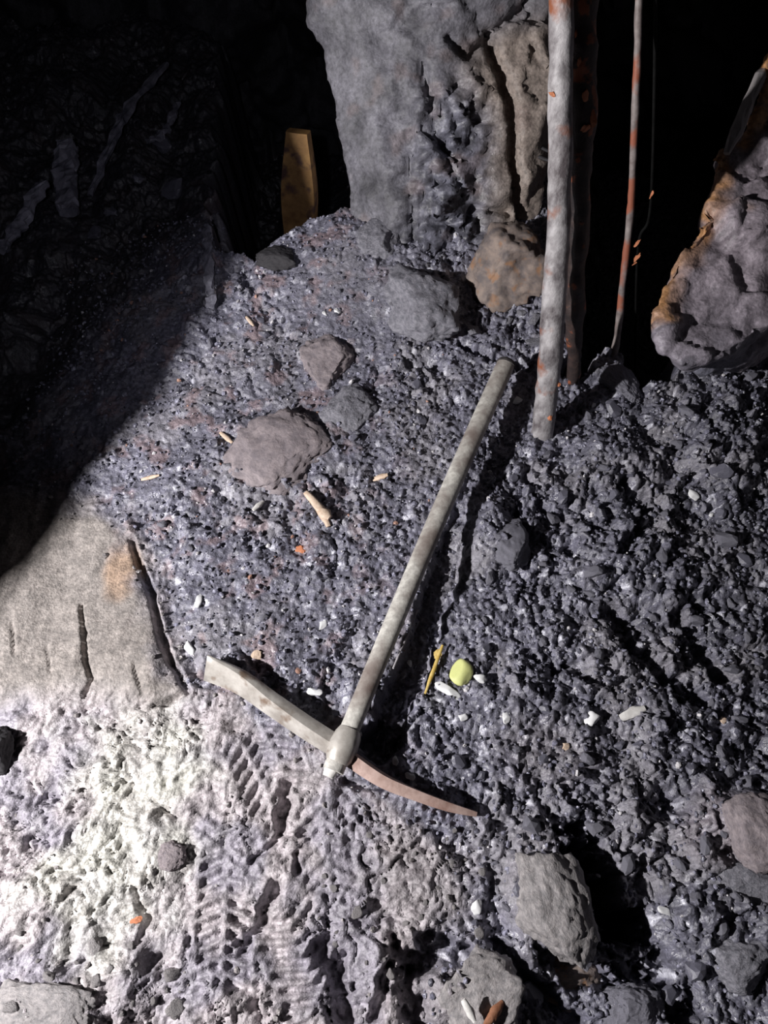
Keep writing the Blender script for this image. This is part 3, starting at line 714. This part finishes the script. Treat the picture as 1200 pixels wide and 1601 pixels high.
stone('rock', 'dark_stone', 39, 435, 408, 34, 20, 'dark reddish lump at the upper left edge of the coal heap', sink=.2)
stone('rock', 'tan_stone', 41, 885, 1535, 52, 34, 'rounded lump between the two black trenches at the bottom', 'clod', sink=.3)

# ------------------------------------------------------------------ small bright bits
def bar_between(name, a, b, r, mat, label, cat, flat=.5, lift=.004, mid=None, group=None, seed=0, depth_pts=None):
    A, B_ = Vector(ground_at(*a)), Vector(ground_at(*b)); pts = []
    for i in range(9):
        t = i / 8; p = A.lerp(B_, t); p.z += lift
        if mid: p += Vector((mid[0], mid[1], mid[2] if len(mid) > 2 else 0)) * math.sin(t * math.pi)
        pts.append(p)
    zz = max(hz(p.x, p.y) - p.z for p in pts); 
    for p in pts: p.z += max(0, zz * .6)
    rad = [r * (.35 + .75 * math.sin(min(1, .12 + i / 8 * .8) * math.pi)) for i in range(9)]
    return tag(build(name, tube(pts, rad, 10, flat, rough=.3, seed=seed), M[mat], None, A), label, cat, group)
me_w = [stone_mesh('white_pebble', M['white_stone'], 60 + i, 3, 9, (1, .85, .7), .06, smooth=True) for i in range(3)]
me_y = stone_mesh('yellow_pebble', M['yellow_stone'], 70, 3, 5, (1, 1, .6), .04, smooth=True)
place('pebble', me_y, 720, 1053, 20, 'round pale yellow green pebble right of the pickaxe shadow', 'pebble', rot=(0, 0, 0))
place('pebble', me_w[0], 702, 1082, (26, 12), 'long white pebble just below the yellow green one', 'pebble', rot=(0, 0, -.5))
place('pebble', me_w[1], 750, 1062, 11, 'small grey white pebble right of the yellow green one', 'pebble')
place('pebble', me_w[2], 722, 1122, 9, 'small white pebble below the long white one', 'pebble')
place('pebble', me_w[0], 791, 1123, 11, 'white pebble alone between the yellow green pebble and the white chip', 'pebble')
place('pebble', me_w[1], 808, 628, 9, 'tiny bright white pebble between the handle end and the prop', 'pebble')
place('pebble', me_w[2], 925, 1124, 15, 'dusty greyish white pebble left of the white chip', 'pebble')
place('pebble', me_w[1], 618, 1190, 8, 'white pebble beside the pickaxe point where it leaves the head', 'pebble')
place('pebble', me_w[0], 640, 1214, 9, 'pale pebble touching the upper side of the pickaxe point', 'pebble')
place('pebble', me_w[2], 504, 978, (7, 14), 'upright white pebble left of the lower handle', 'pebble', rot=(0, 0, -.3))
place('pebble', me_w[0], 490, 1082, (16, 10), 'whitish pebble above the flat blade near the head', 'pebble')
place('pebble', me_w[1], 312, 940, (16, 9), 'flat whitish pebble right of the mud slab edge', 'pebble')
place('pebble', me_w[2], 296, 1012, (14, 10), 'whitish pebble above the tip of the flat blade', 'pebble')
place('pebble', me_w[1], 1082, 775, (10, 14), 'bright pebble in the coal under the right rock', 'pebble')
place('pebble', me_w[0], 1110, 806, 5, 'tiny bright pebble just below the bright one under the right rock', 'pebble')
place('pebble', me_w[0], 814, 832, 6, 'bright chip on the coal boulder right of the handle', 'pebble')
place('pebble', me_w[2], 801, 850, 5, 'tiny bright chip below the one on the coal boulder', 'pebble')
place('pebble', me_w[1], 1183, 740, 6, 'tiny bright pebble highest at the right border', 'pebble')
place('pebble', me_w[2], 1187, 829, 7, 'small bright pebble at the right border below the highest', 'pebble')
place('pebble', me_w[0], 527, 488, 7, 'tiny white pebble above the rounded pinkish rock', 'pebble')
place('pebble', me_w[0], 508, 492, 5, 'tiny pinkish white pebble left of the one above the rounded rock', 'pebble')
place('pebble', me_w[1], 640, 1038, 6, 'tiny pale pebble beside the yellow straw', 'pebble')
place('pebble', me_w[1], 745, 1418, (12, 14), 'white pebble in the grey mud below the pickaxe point', 'pebble')
place('pebble', me_w[2], 1036, 1425, (14, 9), 'bright pebble right of the deep black hole', 'pebble')
bar_between('chip', (968, 1123), (1006, 1108), .0085, 'white_splinter', 'white oblong chip right of the pebbles', 'chip', .5)
bar_between('straw', (691, 1012), (664, 1086), .0035, 'straw', 'yellow straw stalk beside the yellow green pebble', 'straw', .7, .006)
place('leaf_scrap', stone_mesh('leaf_scrap', M['straw'], 75, 3, 8, (1, .7, .3), .15), 686, 1022, (12, 9), 'golden leaf scrap on the top end of the yellow straw', 'leaf', rot=(0, 0, .6))
bar_between('twig', (652, 960), (614, 1052), .0028, 'old_wood', 'thin grey twig inside the shadow of the handle', 'twig', .8, .018)
bar_between('splinter', (478, 772), (514, 826), .0085, 'splinter', 'pale wood splinter below the broad pinkish rock', 'wood splinter', .6, .006, (.006, 0))
bar_between('splinter', (500, 800), (516, 812), .011, 'splinter', 'short wood fragment against the pale splinter', 'wood splinter', .6, .007)
bar_between('splinter', (583, 752), (606, 744), .006, 'splinter', 'small tan splinter left of the upper handle', 'wood splinter', .6)
bar_between('splinter', (345, 678), (364, 695), .005, 'splinter', 'thin splinter left of the broad pinkish rock', 'wood splinter', .6)
bar_between('splinter', (396, 800), (412, 786), .005, 'white_splinter', 'thin white sliver above the mud slab', 'wood splinter', .6)
bar_between('splinter', (222, 752), (250, 745), .004, 'splinter', 'thin tan splinter at the dark left edge of the coal', 'wood splinter', .6)
bar_between('splinter', (385, 497), (397, 512), .004, 'splinter', 'thin pinkish splinter near the top of the coal heap', 'wood splinter', .6)
place('leaf_scrap', stone_mesh('leaf_scrap', M['orange'], 76, 3, 8, (1, .7, .35), .15), 470, 860, (8, 12), 'orange leaf scrap below the pale splinter', 'leaf', rot=(.2, 0, -.4))
place('leaf_scrap', stone_mesh('leaf_scrap', M['splinter'], 77, 3, 8, (1, .7, .35), .15), 401, 1026, (8, 11), 'cream leaf scrap just above the flat blade', 'leaf', rot=(.2, 0, .4))
place('leaf_scrap', stone_mesh('leaf_scrap', M['splinter'], 78, 3, 8, (1, .7, .35), .15), 884, 1168, (7, 9), 'tan leaf scrap below the white chip', 'leaf', rot=(.2, 0, .4))
place('leaf_scrap', stone_mesh('leaf_scrap', M['splinter'], 79, 3, 8, (1, .7, .35), .15), 1128, 1127, (8, 8), 'tan leaf scrap in the coal near the right border', 'leaf', rot=(.2, 0, .4))
place('leaf_scrap', stone_mesh('leaf_scrap', M['orange'], 80, 3, 8, (1, .7, .35), .15), 212, 1440, (14, 8), 'reddish scrap in the mud below the palest patch', 'leaf', rot=(.2, 0, .4))
bar_between('stick', (754, 1598), (780, 1562), .0065, 'brown_wood', 'short orange brown stick at the bottom edge', 'stick', .7, .035)
bar_between('stick', (720, 1558), (738, 1592), .0055, 'white_splinter', 'thin white sliver left of the orange stick', 'stick', .7, .035)

# twigs poking out of the pillar beside the prop
def free_bar(name, pts, rad, mat, label, cat, flat=.7, nseg=10, group=None):
    return tag(build(name, tube(pts, rad, nseg, flat, rough=.2, seed=3), M[mat], None, pts[0]), label, cat, group)
free_bar('root', [atd(790, 205, 1.77), atd(822, 218, 1.74), atd(858, 237, 1.70)], [.006, .006, .004], 'dark_stone', 'upper dark root crossing behind the thick prop', 'root')
free_bar('root', [atd(800, 232, 1.76), atd(830, 240, 1.73), atd(860, 252, 1.70)], [.007, .006, .004], 'dark_stone', 'lower dark root crossing behind the thick prop', 'root')
# plank edge beside the right rock
def slab_bar(name, a, b, w, t, mat, label, cat, roll=0.):
    vf = arm([a, tuple((np.array(a) + np.array(b)) / 2), b], [w * .8, w, w * .6], [t, t, t * .8], [roll] * 3, 14)
    return tag(build(name, vf, M[mat], None, a), label, cat)
_a, _b = atd(1136, 240, 1.44), atd(1194, 104, 1.50)
tag(build('rock_sliver', tube([_a + (_b - _a) * k / 8 + np.array([0, 0, .004 * math.sin(k * 2.1)]) for k in range(9)], [.006, .010, .0125, .011, .013, .012, .0125, .010, .005], 11, .8, rough=.45, seed=4), M['mud_clod'], None, _a, smooth=False),
    'thin grey rock sliver standing along the edge of the right rock', 'stone')
stone_l = stone_mesh('coal_lump', M['coal'], 141, 2, 9, (1, 1, .8))

# ------------------------------------------------------------------ debris in the unlit passage at the upper left
def gp(px, py, up=.0):
    p = ground_at(px, py); return (p[0], p[1], p[2] + up)
def debris(name, pts, w, t, label, cat, seed):
    vf = arm(pts, [w * .9, w * 1.1, w, w * .8][:len(pts)], [t * .9, t, t * 1.1, t * .7][:len(pts)], [1.45] * len(pts), 20)
    va = np.array([tuple(v) for v in vf[0]]); va += np.stack([fbm3(va * 40, 3, seed + k) for k in range(3)], 1) * .011
    return tag(build(name, (va.tolist(), vf[1]), M['dim_wood'], None, pts[0], smooth=False), label, cat)
debris('plank', [gp(12, 408, .03), gp(45, 362, .04), gp(80, 318, .06)], .034, .02, 'broken plank end in the dark at the far left', 'plank', 3)
debris('wood_block', [gp(112, 345, .02), gp(113, 300, .05), gp(120, 258, .07)], .055, .035, 'upright grey wood block in the dark passage', 'wood block', 5)
debris('stick', [gp(145, 315, .02), gp(180, 240, .03), gp(205, 200, .05), gp(265, 124, .05)], .020, .016, 'long crooked stick lying in the dark passage', 'stick', 7)
debris('stick', [gp(235, 232, .02), gp(262, 222, .03), gp(284, 180, .04)], .018, .014, 'short bent stick right of the long crooked stick', 'stick', 9)
debris('plank', [gp(332, 485, .005), gp(330, 430, .02), gp(328, 372, .03)], .018, .012, 'faint upright board at the edge of the lamp light', 'plank', 11)
for (px, py, s, lb) in ((178, 335, 14, 'wet glinting lump at the foot of the long crooked stick'), (218, 285, 14, 'dark lump right of the upright wood block'),
                        (275, 300, 20, 'broad dark lump under the short stick'), (255, 232, 16, 'dark lump at the lower end of the short stick'),
                        (150, 370, 16, 'dark lump below the upright wood block'), (25, 365, 16, 'dark lump beside the broken plank end')):
    place('rock', stone_mesh('rock', M['coal'], 400 + px, 3, 10, (1, 1, .8)), px, py, s, lb, 'stone')
# ochre timber end seen behind the pillar
slab_bar('timber_block', aty(470, 390, 1.66), aty(466, 205, 1.76), .10, .05, 'ochre_wood', 'ochre timber standing in the dark gap left of the rock pillar', 'timber', 1.55)

# ------------------------------------------------------------------ countable coal lumps, every one a thing
MARKS = [('the yellow green pebble', 720, 1053), ('the white oblong chip', 985, 1115), ('the thick prop foot', 850, 680), ('the thin rod foot', 956, 560), ('the handle end', 790, 570),
         ('the pickaxe head', 535, 1170), ('the pickaxe point tip', 744, 1272), ('the flat blade tip', 325, 1044), ('the deep black hole', 940, 1385), ('the bottom black trench', 930, 1530),
         ('the mud covered rock', 860, 1415), ('the cracked grey rock', 1165, 1395), ('the round pinkish rock', 510, 572), ('the broad pinkish rock', 435, 706), ('the pale wood splinter', 495, 800),
         ('the orange leaf scrap', 470, 860), ('the brownish pitted rock', 792, 425), ('the sloping grey slab', 650, 450), ('the dull coal boulder', 800, 850), ('the right rock', 1100, 560),
         ('the black bottom pit', 675, 1505), ('the orange brown stick', 767, 1578), ('the mud slab edge', 250, 960), ('the upper right border gully', 1080, 1000), ('the bright right pebble', 1082, 775),
         ('the handle middle', 665, 860), ('the corner clod', 60, 1590), ('the bottom left notch', 238, 1500), ('the lower grey lump', 1150, 1500), ('the lower bright pebble', 1036, 1425)]
USED = set()
def where_label(px, py, s, look):
    size = 'tiny' if s < 6 else 'small' if s < 9 else 'middling' if s < 13 else 'large' if s < 18 else 'very large'
    ms = sorted(MARKS, key=lambda m: math.hypot(m[1] - px, m[2] - py))
    def rel(m):
        dx, dy = px - m[1], py - m[2]; a = math.degrees(math.atan2(-dy, dx)) % 360
        w = ('right of', 'up right of', 'above', 'up left of', 'left of', 'down left of', 'below', 'down right of')[int((a + 22.5) // 45) % 8]
        d = math.hypot(dx, dy); return ('close ' if d < 50 else '' if d < 100 else 'well ' if d < 160 else 'far ') + w + ' ' + m[0]
    cand = [f'{size} {look} {rel(ms[0])}'] + [f'{size} {look} {rel(ms[0])}, {rel(ms[k])}' for k in (1, 2, 3, 4)] + [f'{size} {look} {rel(ms[1])}, {rel(ms[k])}' for k in (2, 3, 4)]
    for c_ in cand:
        if c_ not in USED and len(c_.split()) <= 16: USED.add(c_); return c_
    return None
lump_me = [stone_mesh('coal_lump', M['coal'] if i % 2 else M['coal_dull'], 200 + i, 2, 10, (1, .85, .75), .06, spread=.35) for i in range(8)]
clod_me = [stone_mesh('mud_clod', M['mud_clod'], 240 + i, 3, 8, (1, .85, .7), .12, smooth=True) for i in range(4)]
grey_me = [stone_mesh('grey_stone', M['grey_stone'], 250 + i, 3, 9, (1, .85, .7), .08, smooth=False) for i in range(3)]
def scatter(name, meshes, poly, n, lo_, hi_, label, cat, group, seed, avoid=(), power=2.2):
    r_ = random.Random(seed); xs = [p[0] for p in poly]; ys = [p[1] for p in poly]; done = 0; tries = 0
    while done < n and tries < n * 40:
        tries += 1; px, py = r_.uniform(min(xs), max(xs)), r_.uniform(min(ys), max(ys)); ins = False
        for i in range(len(poly)):
            (ax, ay), (bx, by) = poly[i], poly[(i + 1) % len(poly)]
            if (ay > py) != (by > py) and px < (bx - ax) * (py - ay) / (by - ay) + ax: ins = not ins
        if not ins: continue
        s = lo_ + (hi_ - lo_) * r_.random() ** power; bad = False
        for (qx, qy, qr) in placed:
            if math.hypot(px - qx, py - qy) < s + qr: bad = True; break
        if bad: continue
        mi = r_.randrange(len(meshes))
        look = ('glossy coal lump' if mi % 2 else 'dull coal lump') if name == 'coal_lump' else label
        lb = where_label(px, py, s, look)
        if not lb: continue
        placed.append((px, py, s)); p = ground_at(px, py); k = s * float(np.dot(p - np.array([0, 0, CAM_H]), FWD)) / FPX
        o = bpy.data.objects.new(name, meshes[mi]); C.objects.link(o)
        o.scale = (k, k * r_.uniform(.75, 1.1), k * r_.uniform(.7, 1)); o.rotation_euler = (r_.uniform(-.6, .6), r_.uniform(-.6, .6), r_.uniform(0, 6.28))
        o.location = (p[0], p[1], p[2] + k * .15); tag(o, lb, cat, group); done += 1
placed = [(px, py, 26) for px, py in ((720, 1053), (702, 1082), (750, 1062), (985, 1115), (686, 1022), (470, 860), (495, 800), (401, 1026), (808, 628), (925, 1124), (791, 1123))]
placed += [(537 + t * 253, 1166 - t * 596, 30) for t in [i / 14 for i in range(15)]] + [(580 + t * 220, 1130 - t * 540, 26) for t in [i / 14 for i in range(15)]]
placed += [(322 + t * 422, 1044 + t * 229, 34) for t in [i / 12 for i in range(13)]]
placed += [(510, 568, 36), (540, 640, 36), (432, 700, 50), (850, 650, 30)]
scatter('coal_lump', lump_me, [(720, 620), (1190, 590), (1190, 960), (830, 960), (700, 940)], 80, 6, 22, 'coal lump', 'coal', 'coal lumps on the right bank', 1)
scatter('coal_lump', lump_me, [(660, 960), (1190, 970), (1190, 1290), (760, 1260), (640, 1150)], 60, 5, 17, 'coal lump', 'coal', 'coal lumps right of the pickaxe head', 2)
scatter('coal_lump', lump_me, [(760, 1290), (1190, 1290), (1190, 1590), (780, 1590)], 50, 7, 26, 'coal lump', 'coal', 'coal lumps at the lower right', 3)
scatter('coal_lump', lump_me, [(330, 480), (700, 520), (740, 600), (600, 960), (520, 1090), (310, 960), (240, 800)], 70, 4, 11, 'coal lump', 'coal', 'coal lumps left of the handle', 4)
scatter('stone_chunk', grey_me, [(700, 400), (850, 480), (840, 560), (560, 470)], 16, 7, 20, 'grey stone chunk', 'stone', 'stones at the foot of the pillar', 5)
scatter('mud_clod', clod_me, [(10, 1450), (290, 1480), (300, 1590), (10, 1590)], 24, 5, 20, 'brown mud clod', 'clod', 'mud clods at the lower left', 6)
scatter('mud_clod', clod_me, [(540, 1260), (780, 1300), (760, 1480), (560, 1560), (480, 1400)], 30, 4, 14, 'grey mud clod', 'clod', 'mud clods below the pickaxe', 7)

# ------------------------------------------------------------------ crumbs of coal too many to count: one object
r_ = np.random.RandomState(5)
bm = bmesh.new(); bmesh.ops.create_icosphere(bm, subdivisions=1, radius=1); base_v = np.array([v.co[:] for v in bm.verts]); bm.faces.ensure_lookup_table()
base_f = np.array([[v.index for v in f.verts] for f in bm.faces]); bm.free()
n = 15000; VV, FF, CC, RR = [], [], [], []
cnt = 0
while cnt < n:
    x, y = r_.uniform(-.85, 1.2), r_.uniform(-.25, 1.65); i = int((y - Y0) / STEP); j = int((x - X0) / STEP)
    w_ = coal[i, j] * (1 - pit[i, j]) * (1 - leftdrop[i, j] * .6) + .04 * (1 - slab[i, j]) * mud[i, j]
    if r_.rand() > w_ * (1 - .6 * powder[i, j]): continue
    s = .0022 + .0048 * r_.rand() ** 3; q = r_.normal(size=4); R = np.array(Quaternion(q / np.linalg.norm(q)).to_matrix())
    v = base_v * (1 + .5 * (r_.rand(len(base_v), 1) - .5)) * np.array([1, .8, .6]) * s
    VV.append(v @ R.T + np.array([x, y, Z[i, j] + s * .3])); FF.append(base_f + cnt * len(base_v))
    b = r_.rand(); cc = np.array((.15, .148, .194)) * (.4 + 1.2 * r_.rand())
    if mud[i, j] > .5: cc = np.array((.25, .23, .23)) * (.7 + .6 * r_.rand())
    elif b > .968: cc = np.array((.6, .58, .6))
    elif b > .95 and x < .15: cc = np.array((.36, .2, .15))
    CC.append(np.tile(cc, (len(base_v), 1))); RR.append(np.full(len(base_v), .28 if b < .5 else .55)); cnt += 1
me = mesh_from('coal_gravel', np.concatenate(VV), np.concatenate(FF), M['ground'], False, np.concatenate(CC), np.concatenate(RR))
tag(link('coal_gravel', me), 'loose crumbs of black coal strewn over the ground', 'gravel', kind='stuff')
